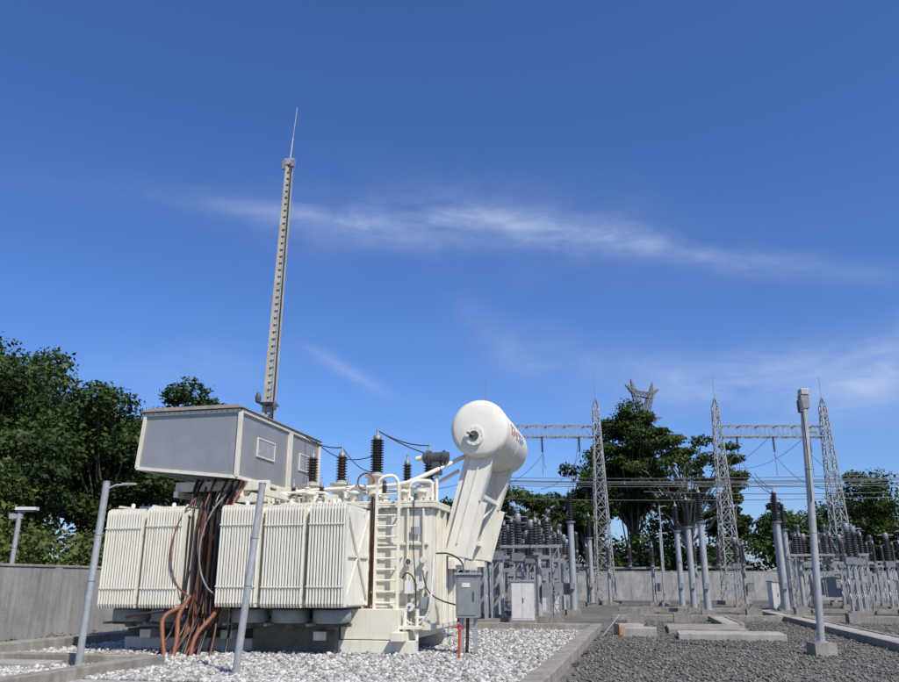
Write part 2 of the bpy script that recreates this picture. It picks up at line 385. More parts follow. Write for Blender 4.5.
# ---------------------------------------------------------------- transformer
T=empty('power_transformer',(OX,OY,0),YAW)
def part(mb,name,bevel=0): return mb.obj(name,T,bevel=bevel)
TR=1.6
mb=MB()
mb.box(-6.5,TR,1.9,4.8,.5,3.42,CREAM)
mb.box(-6.62,TR+.12,1.78,4.92,3.42,3.52,CREAM); mb.box(-6.6,TR+.1,1.8,4.9,3.53,3.6,CREAM)
for a in [-.2,.15,1.0,1.4]: mb.box(a,a+.05,1.80,1.897,.6,3.41,CREAM)
for z in (1.35,2.5): mb.box(-.1,TR-.05,1.83,1.896,z,z+.07,CREAM)
for b in (2.4,3.1,3.8,4.4): mb.box(TR+.003,TR+.1,b,b+.07,.6,3.41,CREAM)
mb.box(-6.5,TR+.003,1.8,1.897,.95,1.07,CREAM)
part(mb,'tank',.012)
mb=MB()
a=-6.5
while a<TR: mb.tube((a,1.83,3.60),(a,1.83,3.66),.025,GALVD,n=6); mb.tube((a,1.83,3.36),(a,1.83,3.42),.025,GALVD,n=6); a+=.18
part(mb,'cover_bolts')
mb=MB()
mb.box(-6.2,1.4,1.2,1.55,.02,.30,CREAM); mb.box(-6.2,1.4,4.2,4.55,.02,.30,CREAM)
for a in (-5.6,-3.4,-1.0,.9): mb.box(a,a+.3,.9,5.0,.30,.5,CREAM)
mb.box(-.45,1.0,1.25,1.88,.32,1.0,CREAM); 
part(mb,'skid_base',.012)
mb=MB(); mb.box(-6.4,-.5,1.57,4.1,.0,.49,PLINTH); mb.box(-2.6,-.48,1.0,1.88,.02,.8,PLINTH); part(mb,'plinth',.02)
mb=MB()
for a in (-5.3,-3.1,-.7,1.0):
    for b in (1.37,4.37): mb.tube((a-.1,b-.12,.16),(a-.1,b+.12,.16),.15,GALV,n=14)
part(mb,'wheels')
def radiator(name,a0,a1,b0,b1,z0,z1,step=.072):
    mb=MB(); n=int((a1-a0)/step)
    for i in range(n+1):
        a=a0+i*(a1-a0)/n+random.uniform(-.003,.003); t=.024; bb=b0+random.uniform(-.004,.004)
        poly=[(a-t/2,bb+.04,z0),(a-t/2,b1-.04,z0),(a-t/2,b1,z0+.08),(a-t/2,b1,z1-.08),(a-t/2,b1-.04,z1),(a-t/2,bb+.04,z1),(a-t/2,bb,z1-.08),(a-t/2,bb,z0+.08)]
        mb.prism(poly,(t,0,0),CREAM2)
        for q in (b0+.015,b0+.33,b0+.62,b1-.3): mb.box(a-.024,a+.024,q,q+.2,z0+.09,z1-.09,CREAM2)
    for z in (z0+.13,z1-.13):
        for q in (b0+.28,b1-.28): mb.tube((a0-.06,q,z),(a1+.06,q,z),.075,CREAM2,n=12)
        mb.tube(((a0+a1)/2,b1-.28,z),((a0+a1)/2,2.0,z),.09,CREAM2,n=12)
    for z in (z0+.45,z1-.45): mb.box(a0-.03,a1+.03,b0-.022,b0-.010,z,z+.025,CREAM2)
    mb.box(a0-.02,a1+.02,b0+.10,b0+.16,z1+.004,z1+.03,CREAM2)
    part(mb,name)
radiator('radiator_bank_1',-3.12,-2.15,0,1.6,1.06,3.38)
radiator('radiator_bank_2',-1.98,-1.02,.03,1.6,1.05,3.36)
radiator('radiator_bank_3',-.84,0,0,1.6,1.06,3.37)
radiator('radiator_bank_4',-6.25,-5.3,.02,1.6,1.02,3.34)
radiator('radiator_bank_5',-5.12,-4.18,0,1.6,1.02,3.38)
mb=MB()
mb.box(.035,.05,.02,1.58,1.1,3.32,CREAM2)
mb.beam((.08,.05,1.2),(.08,1.55,3.2),.03,.06,CREAM2); mb.beam((.095,.05,3.2),(.095,1.55,1.2),.03,.06,CREAM2)
mb.beam((.08,.05,2.2),(.08,1.55,2.2),.03,.05,CREAM2)
for b in (.05,1.55): mb.box(.055,.1,b-.03,b+.03,1.08,3.34,CREAM2)
for a in (-2.97,-1.5,-.1,-6.15,-5.2,-4.25): mb.beam((a,.3,3.45),(a,1.9,3.45),.05,.05,CREAM2)
for a in (-2.65,-1.5,-.4,-5.8,-4.65):
    mb.lathe((a,.35,3.40),(0,0,1),[(.05,0),(.05,.10),(.03,.12)],10,CREAM2)
part(mb,'radiator_frame')
mb=MB()
for a in (-2.6,-1.55,-.5,-5.8,-4.7):
    mb.lathe((a,.8,.70),(0,0,1),[(.40,0),(.45,.03),(.45,.27),(.42,.30)],28,MIDG,True)
    mb.lathe((a,.8,.56),(0,0,1),[(.12,0),(.14,.03),(.14,.14)],14,DARK)
    mb.box(a-.47,a+.47,.74,.86,.62,.70,DARK)
    mb.box(a-.44,a-.38,.3,1.7,.70-.06,.70-.003,MIDG)
part(mb,'cooling_fans')
mb=MB()
for a in (.28,.86): mb.box(a-.03,a+.03,1.52,1.60,.12,3.95,CREAM2)
z=.36
while z<3.8: mb.tube((.28,1.56,z),(.86,1.56,z),.022,CREAM2,n=8); z+=.26
for z in (.9,2.2,3.4):
    for a in (.28,.86): mb.box(a-.02,a+.02,1.603,1.9,z,z+.04,CREAM2)
part(mb,'ladder')
mb=MB(); mb.path([(.12,1.7,3.7),(.10,1.66,3.2),(.13,1.66,2.2),(.10,1.68,1.2),(.14,1.6,.5),(.05,1.3,.05)],.035,CBROWN,smooth=1); mb.path([(.18,1.7,3.65),(.19,1.66,3.0),(.17,1.66,2.0),(.2,1.68,1.0),(.22,1.6,.4),(.25,1.2,.04)],.022,ORANGE,smooth=1)
mb.path([(1.2,1.75,3.7),(1.18,1.73,2.6),(1.27,1.72,1.6),(1.3,1.7,.7)],.014,BLACK,smooth=1)
part(mb,'hoses')
mb=MB()
mb.box(1.02,1.24,1.6,1.78,1.35,1.65,WHITE); mb.box(1.42,1.6,1.62,1.78,1.0,1.28,MIDG)
mb.box(.95,1.1,1.6,1.78,.75,.95,WHITE)
mb.tube((1.2,1.78,1.05),(1.2,1.5,1.05),.06,WHITE); mb.tube((1.2,1.5,1.05),(1.2,1.47,1.05),.10,WHITE,n=16); mb.tube((1.2,1.47,1.05),(1.2,1.36,1.05),.025,DARK,n=8)
mb.tube((1.45,1.78,1.55),(1.45,1.55,1.55),.05,CREAM2); mb.tube((1.45,1.55,1.55),(1.45,1.52,1.55),.09,WHITE,n=16)
mb.tube((1.35,1.6,.66),(1.35,1.6,1.0),.05,WHITE); mb.tube((1.3,1.6,.8),(1.55,1.6,.8),.04,WHITE); mb.tube((1.55,1.6,.8),(1.58,1.6,.8),.08,CREAM2,n=14)
mb.tube((1.07,1.79,2.1),(1.07,1.72,2.1),.09,WHITE,n=16); mb.tube((1.07,1.72,2.1),(1.07,1.715,2.1),.07,DARK,n=16); mb.tube((1.45,1.79,2.15),(1.45,1.72,2.15),.08,WHITE,n=16)
mb.path([(1.0,1.6,.8),(1.25,1.5,.65),(1.5,1.5,.7),(1.68,1.5,1.0),(1.72,1.6,1.6),(1.72,1.7,2.2)],.025,WHITE,smooth=1)
mb.path([(.95,1.65,1.7),(1.05,1.6,1.85),(1.2,1.6,1.8),(1.3,1.65,1.55)],.018,BLACK,smooth=1)
mb.path([(1.45,1.7,1.9),(1.5,1.62,1.7),(1.6,1.6,1.4),(1.9,1.6,1.2),(2.3,1.6,1.1)],.018,BLACK,smooth=1)
mb.box(.8,1.5,1.3,1.75,.55,.63,CREAM)
mb.tube((1.1,1.4,.3),(1.1,1.4,.95),.05,CREAM2); mb.tube((1.4,1.4,.3),(1.4,1.4,.85),.04,CREAM2)
mb.box(1.1,1.35,1.815,1.828,2.75,2.95,GALV)
part(mb,'valves_and_gauges',.006)
mb=MB()
mb.box(2.35,2.88,1.35,1.72,.82,1.78,MIDG); mb.box(2.32,2.91,1.30,1.76,1.785,1.83,GALV); mb.box(2.40,2.83,1.335,1.347,.88,1.72,MIDG)
mb.box(2.77,2.80,1.31,1.333,1.2,1.4,DARK); mb.box(2.5,2.7,1.325,1.333,1.5,1.6,WHITE)
for a in (2.45,2.78): mb.box(a-.04,a+.04,1.5,1.6,.05,.82,GALV)
mb.path([(2.6,1.55,.82),(2.6,1.5,.4),(2.58,1.5,.0)],.04,BLACK); mb.path([(2.5,1.55,1.84),(2.45,1.7,2.1),(2.1,1.8,2.3),(1.75,1.85,2.3)],.02,BLACK,smooth=1)
part(mb,'control_cabinet',.01)
mb=MB()
def bushing(a,b,z0,zt,zi,rt,ri,mat_,ns):
    mb.lathe((a,b,z0),(0,0,1),[(rt*1.25,0),(rt*1.25,.06),(rt,.065),(rt,zt-z0-.06),(rt*1.25,zt-z0-.055),(rt*1.25,zt-z0)],20,CREAM)
    mb.lathe((a,b,zt),(0,0,1),[(ri*.9,0),(ri*.9,.08)],16,GALV)
    mb.insul((a,b,zt+.08),(a,b,zi),ri*.62,ri,ns,mat_,14)
    mb.lathe((a,b,zi),(0,0,1),[(ri*.6,0),(ri*.6,.10),(ri*.2,.12),(ri*.2,.26)],12,GALVD)
bushing(-1.2,2.9,3.6,4.2,4.95,.24,.16,BROWN,9)
bushing(-.22,3.0,3.6,4.4,5.4,.24,.19,BLACK,14)
bushing(.62,3.1,3.6,4.1,4.7,.2,.13,BLACK,7)
bushing(-2.1,3.0,3.6,4.2,4.95,.24,.16,BROWN,9)
bushing(1.0,4.0,3.6,4.3,5.1,.22,.16,BLACK,10)
for i,a in enumerate((-2.3,-1.9,-1.5,-.75,.25)):
    bushing(a,2.25,3.6,3.75,4.05,.1,.085,CREAM2 if i%2 else BROWN,4)
part(mb,'bushings')
mb=MB()
def pp(pts,r,m=CREAM2): mb.path(pts,r,m,10,smooth=2)
pp([(-2.6,2.6,3.6),(-2.6,2.6,3.9),(-2.3,2.6,4.0),(.5,2.6,4.05),(1.1,2.8,4.3),(1.8,3.4,4.75),(2.3,3.9,5.1)],.06)
pp([(-3.0,3.8,3.9),(1.0,3.8,4.1),(1.9,3.9,4.6)],.05)
pp([(-.8,2.2,3.6),(-.8,2.2,3.95),(-.6,2.3,4.05),(-.3,2.4,4.05)],.05)
pp([(.1,2.1,3.6),(.1,2.1,4.1),(.25,2.1,4.25),(.5,2.2,4.3),(.65,2.2,4.15),(.65,2.2,3.6)],.045)
pp([(.9,2.3,3.6),(.9,2.3,4.0),(1.05,2.3,4.15),(1.4,2.4,4.15),(1.5,2.4,4.1),(1.5,2.4,3.6)],.05)
pp([(-2.8,2.1,3.62),(-2.8,2.1,3.85),(-2.6,2.1,3.9),(-1.4,2.1,3.9),(-1.2,2.1,3.8),(-1.2,2.1,3.6)],.035)
for a,b in ((-1.7,2.0),(-.5,2.0),(1.3,2.1),(.85,2.0),(-2.5,2.1)):
    mb.lathe((a,b,3.6),(0,0,1),[(.09,0),(.09,.2),(.14,.21),(.14,.26),(.05,.3)],14,CREAM)
mb.box(1.15,1.5,2.2,2.6,3.6,3.95,CREAM); mb.box(-1.3,-1.0,2.0,2.2,3.6,3.82,CREAM); mb.box(-.45,-.3,2.0,2.2,3.6,3.9,MIDG)
mb.tube((1.05,3.2,4.88),(1.75,3.2,4.88),.14,DARK,n=16); mb.tube((1.2,3.2,4.88),(1.25,3.2,4.88),.19,DARK,n=16); mb.tube((1.6,3.2,4.88),(1.65,3.2,4.88),.19,DARK,n=16)
mb.box(1.3,1.55,3.1,3.3,4.4,4.75,DARK); mb.tube((1.42,3.2,3.6),(1.42,3.2,4.42),.05,CREAM2)
mb.tube((.85,3.2,4.85),(1.05,3.2,4.88),.07,CREAM2)
for b in (2.2,4.6):
    mb.box(-3.0,-2.94,b,b+.06,3.6,3.9,CREAM)
lp=[(-.25+.22*math.cos(t),2.2,4.15+.22*math.sin(t)) for t in [i*math.pi/10-.3 for i in range(17)]]
mb.path(lp,.025,ORANGE,8)
part(mb,'cover_pipework')
mb=MB(); ca,cb,cz,R=2.62,3.15,5.62,.78
mb.lathe((ca,cb,cz),(0,1,0),[(0.0,-.10),(R*.5,-.085),(R*.85,-.04),(R*.97,.0),(R,.06),(R,3.9),(R*.97,3.98),(R*.8,4.03),(0,4.1)],48,CREAM2,False)
mb.lathe((ca,cb,cz),(0,1,0),[(R,.055),(R+.012,.056),(R+.012,.11),(R,.111)],48,CREAM,False)
mb.lathe((ca,cb,cz),(0,1,0),[(R,2.0),(R+.008,2.001),(R+.008,2.03),(R,2.031)],48,CREAM,False)
mb.tube((ca-.12,cb-.085,cz-.22),(ca-.12,cb-.16,cz-.22),.26,CREAM2,n=28)
for i in range(10):
    t=i*math.tau/10; mb.tube((ca-.12+.22*math.cos(t),cb-.16,cz-.22+.22*math.sin(t)),(ca-.12+.22*math.cos(t),cb-.175,cz-.22+.22*math.sin(t)),.014,CREAM,n=6)
mb.tube((ca-.12,cb-.16,cz-.22),(ca-.12,cb-.19,cz-.22),.13,DARK,n=18)
mb.tube((ca-.12,cb-.19,cz-.22),(ca-.30,cb-.26,cz-.14),.03,DARK,n=8)
for k in range(8):
    b=cb+.7+k*.3; rr=R+.006
    for t0 in range(-6,18,6):
        if (k*7+t0)%5==3: continue
        p=[(ca+rr*math.cos(math.radians(x)),bb,cz+rr*math.sin(math.radians(x))) for x,bb in ((t0,b),(t0,b+.15),(t0+5.5,b+.17),(t0+5.5,b+.03))]
        mb.add(p,[(0,1,2,3)],RED if k<5 else BLUEM)
part(mb,'conservator')
mb=MB()
for b in (3.35,6.3):
    poly=[(1.62,b,2.30),(2.13,b,2.24),(2.56,b,3.7),(3.08,b,5.2),(2.42,b,5.2)]
    mb.prism(poly,(0,.04,0),CREAM2); mb.prism([(p[0],p[1]+.28,p[2]) for p in poly],(0,.04,0),CREAM2)
    for i,j in ((1,2),(2,3),(4,0)):
        p,q=Vector(poly[i]),Vector(poly[j]); mb.beam(p+Vector((0,.16,0)),q+Vector((0,.16,0)),.38,.03,CREAM2)
    mb.beam(Vector((1.95,b-.02,2.6)),Vector((2.66,b-.02,5.0)),.035,.05,CREAM2)
    mb.box(1.70,2.1,b+.02,b+.30,2.05,2.34,CREAM2)
mb.beam((2.0,3.8,2.7),(2.0,6.3,2.7),.08,.12,CREAM2); mb.beam((2.5,3.8,3.9),(2.5,6.3,3.9),.08,.12,CREAM2)
mb.beam((2.0,3.8,2.7),(2.5,6.3,3.9),.06,.06,CREAM2)
mb.box(TR+.11,TR+.3,3.3,6.8,1.95,2.2,CREAM)
part(mb,'conservator_support',.01)
mb=MB()
b0,b1,bm=.33,5.6,3.3
def q(a,b,z): return Vector((a,b,z))
TLf,TRf,BRf,BLf=q(-5.7,b0,5.8),q(-3.0,b0,5.8),q(-3.0,b0,4.12),q(-5.80,b0,4.42)
mb.prism([TLf,TRf,BRf,BLf],(0,b1-b0,0),SILVER)
part(mb,'cable_box_body')
mb=MB(); e=Vector((0,-.012,0)); w=.08
for p,r in ((TLf,TRf),(TRf,BRf),(BRf,BLf),(BLf,TLf)): mb.beam(p+e,r+e,w,w,CREAM)
for b in (b0,bm,bm+.14,b1):
    mb.beam(q(-2.99,b,5.8),q(-2.99,b,4.12),w,w*1.1,CREAM)
for z in (5.8,4.12): mb.beam(q(-2.985,b0,z),q(-2.985,b1,z),w,w,CREAM)
mb.beam(q(-5.7,b0,5.8),q(-5.7,b1,5.8),w,w,CREAM); mb.beam(BLf,BLf+q(0,b1-b0,0),w,w,CREAM)
mb.beam(q(-3.0,b1,5.8),q(-5.7,b1,5.8),w,w,CREAM)
for bb in (1.35,4.1):
    mb.box(-2.998,-2.975,bb,bb+1.0,4.8,5.25,GALV)
    for z in (4.78,5.25): mb.box(-2.997,-2.96,bb-.03,bb+1.03,z,z+.03,CREAM)
    for y in (bb-.03,bb+1.0): mb.box(-2.996,-2.961,y,y+.03,4.812,5.248,CREAM)
for i in range(18):
    a=-5.6+i*.15; mb.tube((a,b0-.055,5.8),(a,b0-.075,5.8),.014,GALVD,n=6)
part(mb,'cable_box_frame')
mb=MB(); mb.prism([q(-5.85,b0-.12,5.86),q(-2.9,b0-.12,5.86),q(-3.1,b0-.05,5.97),q(-5.6,b0-.05,5.97)],(0,b1-b0+.22,0),ROOFM)
part(mb,'cable_box_roof',.01)
mb=MB()
for b in (.9,2.6,4.6): mb.box(-5.0,-2.4,b,b+.14,3.86,4.10,CREAM)
for a in (-4.95,-3.2,-2.5): mb.box(a,a+.12,.75,5.0,3.70,3.857,CREAM)
for a in (-4.9,-3.3):
    for b in (1.75,4.0): mb.box(a,a+.14,b,b+.14,3.6,3.70,CREAM)
for a in (-4.15,-3.28): mb.box(a,a+.10,1.0,1.1,.3,3.70,CREAM)
mb.box(-3.3,-2.6,.8,1.0,3.55,3.69,CREAM)
part(mb,'cable_box_support',.008)
rng2=random.Random(4)
mb=MB()
for i in range(30):
    a0=-4.36+i*.045; b=.25+rng2.random()*.9; m=[ORANGE,BLACK,CBROWN,BLACK,CBROWN,CBROWN,BROWN][i%7]; r=.030 if m!=ORANGE else .038
    w1=rng2.uniform(-.06,.06); s=rng2.uniform(-.3,.25); sh=rng2.uniform(-.2,.25)
    cx=-3.66; aa=cx+(a0-cx)*.76
    mb.path([(a0,b+.5,4.15),(a0+w1*.5,b+.35,3.9),(aa+w1,b,3.4),(aa-w1*.5,b-.05,2.6+sh),(aa+w1,b,1.8),(aa+s*.3,b-.1,1.1),(aa+s*.6,b-.25,.6),(aa+s,b-.5,.3),(aa+s*1.2,b-.7,-.02)],r,m,8,smooth=2)
for k,a in enumerate((-4.25,-3.5)):
    mb.path([(a+.25,.2,3.6),(a+.05,.0,3.2),(a-.12,-.05,2.6),(a-.1,-.05,2.0),(a+.1,.0,1.5),(a+.3,.2,1.3)],.02,[ORANGE,MIDG][k],8,smooth=2)
mb.path([(-4.1,.2,1.05),(-4.35,-.2,.85),(-4.2,-.35,.45),(-4.0,-.5,.0)],.055,ORANGE,10,smooth=2)
mb.path([(-3.9,.2,1.3),(-3.95,-.2,.85),(-3.8,-.35,.45),(-3.75,-.55,.0)],.055,ORANGE,10,smooth=2)
mb.path([(-3.2,.3,1.0),(-3.15,-.1,.8),(-3.35,-.4,.45),(-3.3,-.6,.0)],.05,ORANGE,10,smooth=2)
mb.path([(-4.3,.2,1.0),(-4.9,-.15,.9),(-5.2,-.1,.85),(-5.6,.3,.8)],.03,BLACK,8,smooth=2)
part(mb,'power_cables')
mb=MB()
def sag(p,q_,s,n=12):
    p=Vector(p);q_=Vector(q_); return [p.lerp(q_,i/n)-Vector((0,0,4*s*(i/n)*(1-i/n))) for i in range(n+1)]
mb.path(sag((-3.0,4.5,5.85),(-1.2,2.9,5.2),.12),.018,BLACK,6); mb.path(sag((-3.0,5.2,5.85),(-.22,3.0,5.0),.35),.014,BLACK,6)
mb.path(sag((-.22,3.0,5.65),(1.0,4.0,5.35),.12),.018,BLACK,6); mb.path(sag((-1.2,2.9,5.2),(-.22,3.0,4.5),.2),.015,BLACK,6)
mb.path(sag((-.22,3.0,5.65),(1.1,3.2,5.0),.05),.018,BLACK,6)
part(mb,'jumper_cables')

# ---------------------------------------------------------------- lightning mast
mb=MB(); zb,zt=0,18.6; 
def mw(z): return .58-(.58-.28)*z/zt
n=64
for sx in (-1,1):
    w0,w1=mw(0)/2,mw(zt)/2
    p0=[(sx*w0,-.14,0),(sx*(w0-.15),-.14,0),(sx*(w0-.15),.14,0),(sx*w0,.14,0)]
    p1=[(sx*w1,-.09,zt),(sx*(w1-.085),-.09,zt),(sx*(w1-.085),.09,zt),(sx*w1,.09,zt)]
    f=[(0,1,5,4),(1,2,6,5),(2,3,7,6),(3,0,4,7),(4,5,6,7)]
    mb.add(p0+p1,[tuple(reversed(x)) for x in f] if sx>0 else f,MASTC)
for i in range(n):
    z0=zt*i/n; w=mw(z0)/2-.08; mb.box(-w,w,-.075,.075,z0,z0+zt/n*.66,MASTC)
mb.box(-.2,.2,-.13,.13,zt-.25,zt+.02,GALV); mb.box(-.26,-.12,-.2,-.1,zt-.5,zt-.1,GALVD); mb.box(.12,.24,-.2,-.1,zt-.4,zt-.1,GALVD)
mb.tube((0,0,zt),(0.05,0,zt+1.0),.035,GALV); mb.tube((.05,0,zt+1),(.12,0,zt+2.5),.015,GALV)
mb.path([(w_,-.16,z_) for w_,z_ in ((.3,0),(.27,5),(.22,10),(.18,15),(.15,18.4))],.02,BLACK,6)
mb.box(-.30,.30,-.3,.3,8.1,8.17,GALVD); mb.tube((-.38,-.3,8.15),(.38,-.3,8.15),.03,DARK)
mb.lathe((-.32,-.35,8.15),(0,0,1),[(.09,0),(.12,.18),(.05,.38)],10,DARK); mb.lathe((.34,-.35,7.85),(0,0,1),[(.08,0),(.1,.2),(.05,.35)],10,DARK)
o=mb.obj('lightning_mast',loc=(-7.05,30,0)); o.rotation_euler=(0,math.radians(1.1),math.radians(-8))

# ---------------------------------------------------------------- poles
def lamp_pole(name,x,y,h,r,lean=(0,0),head=None,base=True):
    mb=MB()
    if base: mb.box(-.25,.25,-.25,.25,-.05,.28,CONC)
    mb.tube((0,0,0),(lean[0],lean[1],h),r,GALV,n=14); mb.lathe((0,0,.28 if base else .02),(0,0,1),[(r*1.8,0),(r*1.8,.03)],14,GALV)
    t=Vector((lean[0],lean[1],h))
    mb.lathe(t,(0,0,1),[(r*1.08,0),(r*1.08,.02),(0,.03)],14,GALVD,False)
    for zz in (.45,.7):
        c=t*zz; mb.lathe(c,t,[(r+.001,0),(r+.006,.002),(r+.006,.02),(r+.001,.022)],14,GALVD,False)
    if head=='arm':
        mb.path([t-Vector((0,0,.15)),t+Vector((.2,0,-.06)),t+Vector((.5,.1,-.03))],.02,GALV); mb.box(t.x+.3,t.x+.6,.02,.10,h-.05,h-.01,GALV)
    if head=='flat':
        mb.box(t.x-.12,t.x+.5,-.12,.12,h,h+.09,WHITE); mb.box(t.x-.1,t.x+.45,-.1,.1,h-.05,h-.003,DARK)
        mb.box(t.x-.3,t.x+.1,-.05,.05,h-.25,h-.1,GALV)
    if head=='cam':
        mb.box(t.x-.10,t.x+.10,-.10,.10,h-.30,h+.05,GALVD); mb.box(t.x-.08,t.x+.12,-.12,.1,h+.053,h+.2,GALV)
        mb.tube((t.x-.17,-.15,h-.42),(t.x-.17,-.15,h-.12),.07,DARK,n=12); mb.box(t.x-.02,t.x+.22,-.03,.03,h-.9,h-.84,GALVD)
        mb.path([(t.x-.1,-.1,h-.4),(t.x-.12,-.12,h-1.4),(t.x-.16,-.1,h-2.6)],.012,BLACK,6)
    return mb.obj(name,loc=(x,y,0),bevel=.006)
lamp_pole('steel_pole',-7.3,16.9,3.62,.07,(.12,0),'arm',False)
lamp_pole('steel_pole',-3.85,15.5,3.42,.068,(.26,0),None,False)
lamp_pole('street_lamp',-13.0,24.6,3.7,.07,(0.05,0),'flat')
lamp_pole('camera_pole',8.62,19.8,6.1,.085,(.33,0),'cam')
lamp_pole('street_lamp',15.6,61,5.2,.07,(0,0),'arm')
lamp_pole('street_lamp',17.0,66,7.6,.06,(0,0),'arm')
mb=MB(); mb.tube((0,0,0),(.02,0,.72),.03,RED); mb.tube((.02,0,.62),(.02,0,.68),.045,RED); mb.tube((.02,0,.72),(.02,0,.75),.045,RED); mb.tube((.02,0,.7),(-.12,0,.7),.02,RED)
mb.obj('fire_water_pipe',loc=(.2,18.3,0))

# ---------------------------------------------------------------- gantries
def gantry(name,x0,x1,y,zb,zt,dy=0):
    par=empty(name,(x0,y,0)); L=x1-x0
    for i,x in enumerate((0,L)):
        mb=MB(); yy=0 if i==0 else dy
        mb.lattice((x,yy,0.3),(x,yy,zt),1.4,.42,13,.085,.04,GALVM); mb.lattice((x,yy,zt),(x,yy,zt+.7),.4,.05,1,.05,.03,GALVM)
        mb.tube((x,yy,zt+.6),(x,yy,zt+2.6),.022,GALVM,n=6)
        mb.box(x-1,x+1,yy-1,yy+1,-.05,.3,CONC); mb.obj('lattice_column_%d'%(i+1),par)
    mb=MB(); mb.lattice((0.3,0,zb),(L-.3,dy,zb),.9,.9,11,.07,.04,GALVM,False)
    for k in range(3):
        t=(k+.5)/3; x=L*t; y_=dy*t
        mb.insul((x,y_-.1,zb-.45),(x,y_-.1,zb-1.7),.04,.13,9,BROWN,8); mb.tube((x,y_-.1,zb-1.7),(x,y_-.1,zb-3.6),.02,WIRE,n=5)
    mb.obj('lattice_beam',par)
gantry('steel_gantry',3.0,12.1,65,13.5,15.6)
gantry('steel_gantry',22.0,30.9,65,13.5,15.6)
mb=MB()
mb.lattice((0,0,0),(0,0,17),5.2,1.7,8,.16,.08,GALVD); mb.lattice((0,0,17),(0,0,27),1.7,1.2,6,.13,.07,GALVD)
for s in (-1,1):
    mb.lattice((s*.4,0,27),(s*1.6,0,30),.9,.7,4,.12,.06,GALVD); mb.lattice((s*1.6,0,30.2),(s*3.4,0,31.2),.8,.1,3,.1,.06,GALVD)
    mb.lattice((s*1.6,0,30),(s*2.2,0,32.2),.7,.1,3,.1,.06,GALVD)
    mb.lattice((s*.5,0,26),(s*3.6,0,26.6),1.1,.1,4,.1,.06,GALVD)
mb.lattice((-1.8,0,30),(1.8,0,30),.8,.8,5,.11,.06,GALVD)
mb.obj('transmission_tower',loc=(30.4,123,0),yaw=.5)

# ---------------------------------------------------------------- switchgear templates
def plinth(mb,x,y,w=.7,h=.25): mb.box(x-w/2,x+w/2,y-w/2,y+w/2,-.05,h,CONC)
mb=MB(); plinth(mb,0,0); mb.tube((0,0,.25),(0,0,4.7),.19,GALV,r1=.16,n=14); mb.lathe((0,0,4.7),(0,0,1),[(.26,0),(.26,.06)],14,GALVD)
mb.insul((0,0,4.76),(0,0,6.3),.10,.18,14,BLACK); mb.lathe((0,0,6.3),(0,0,1),[(.1,0),(.1,.1),(.03,.12),(.03,.3)],10,GALVD)
mb.box(-.12,.12,-.3,-.18,1.3,1.6,MIDG); ARREST=mb.obj('a',mesh_only=True)
mb=MB(); plinth(mb,0,0)
for x in (-.2,.2):
    for y in (-.2,.2): mb.beam((x,y,.25),(x*.8,y*.8,2.5),.07,.07,GALV)
for z in (.9,1.6,2.3):
    for s in (-1,1): mb.beam((-.2,s*.19,z-.3),(.2,s*.19,z+.3),.04,.04,GALV); mb.beam((s*.19,-.2,z-.3),(s*.19,.2,z+.3),.04,.04,GALV)
mb.box(-.26,.26,-.26,.26,2.5,2.85,GALVD); mb.insul((0,0,2.85),(0,0,4.15),.11,.19,12,INS); mb.lathe((0,0,4.15),(0,0,1),[(.13,0),(.15,.03),(.15,.32),(.10,.38)],14,GALVD)
mb.tube((-.45,0,4.38),(.45,0,4.38),.03,GALVD); CT=mb.obj('c',mesh_only=True)
mb=MB()
for x in (-1.6,1.6):
    plinth(mb,x,0); mb.tube((x,0,.25),(x,0,2.6),.13,GALV,n=12)
mb.box(-2.2,2.2,-.5,-.38,2.6,2.74,GALVM); mb.box(-2.2,2.2,.38,.5,2.6,2.74,GALVM)
for x in (-1.6,0,1.6):
    mb.box(x-.1,x+.1,-.9,.9,2.743,2.86,GALVM)
    for y in (-.8,.8):
        mb.tube((x,y,2.86),(x,y,3.05),.12,DARK); mb.insul((x,y,3.05),(x,y,4.15),.08,.14,10,INS,10); mb.tube((x,y,4.15),(x,y,4.3),.07,GALV)
    mb.tube((x,-.85,4.3),(x,.85,4.3),.035,GALV); mb.tube((x,-.8,4.3),(x,-.95,4.55),.02,GALV,n=6)
mb.box(1.75,2.15,-.25,.1,1.0,1.6,MIDG); mb.tube((1.6,0,1.6),(1.6,-.3,2.7),.03,GALV); DISC=mb.obj('d',mesh_only=True)
mb=MB()
for x in (-1.4,1.4):
    plinth(mb,x,0)
    mb.box(x-.07,x+.07,-.25,-.17,.25,2.1,GALV); mb.box(x-.07,x+.07,.17,.25,.25,2.1,GALV)
    mb.beam((x,-.2,.5),(x,.2,1.9),.05,.05,GALV)
mb.box(-1.9,1.9,-.2,.2,2.1,2.28,GALVM); mb.box(-.4,.4,-.65,-.26,.8,1.9,MIDG); mb.box(-.43,.43,-.7,-.24,1.903,1.96,GALV)
for x in (-1.5,0,1.5):
    mb.tube((x,0,2.28),(x,0,2.55),.15,DARK); mb.insul((x,0,2.55),(x,0,3.65),.10,.16,10,INS); mb.tube((x,0,3.65),(x,0,3.82),.14,GALVD)
    mb.insul((x,0,3.82),(x,0,4.9),.11,.17,10,INS); mb.tube((x,0,4.9),(x,0,5.0),.13,GALVD); mb.tube((x,-.35,5.0),(x,.35,5.0),.03,GALV)
CB=mb.obj('b',mesh_only=True)
mb=MB()
for x in (-1.8,1.8):
    plinth(mb,x,0,.5,.2); mb.lattice((x,0,.2),(x,0,3.0),.34,.34,5,.05,.03,GALVM,False)
mb.box(-2.1,2.1,-.1,.1,3.0,3.12,GALVM)
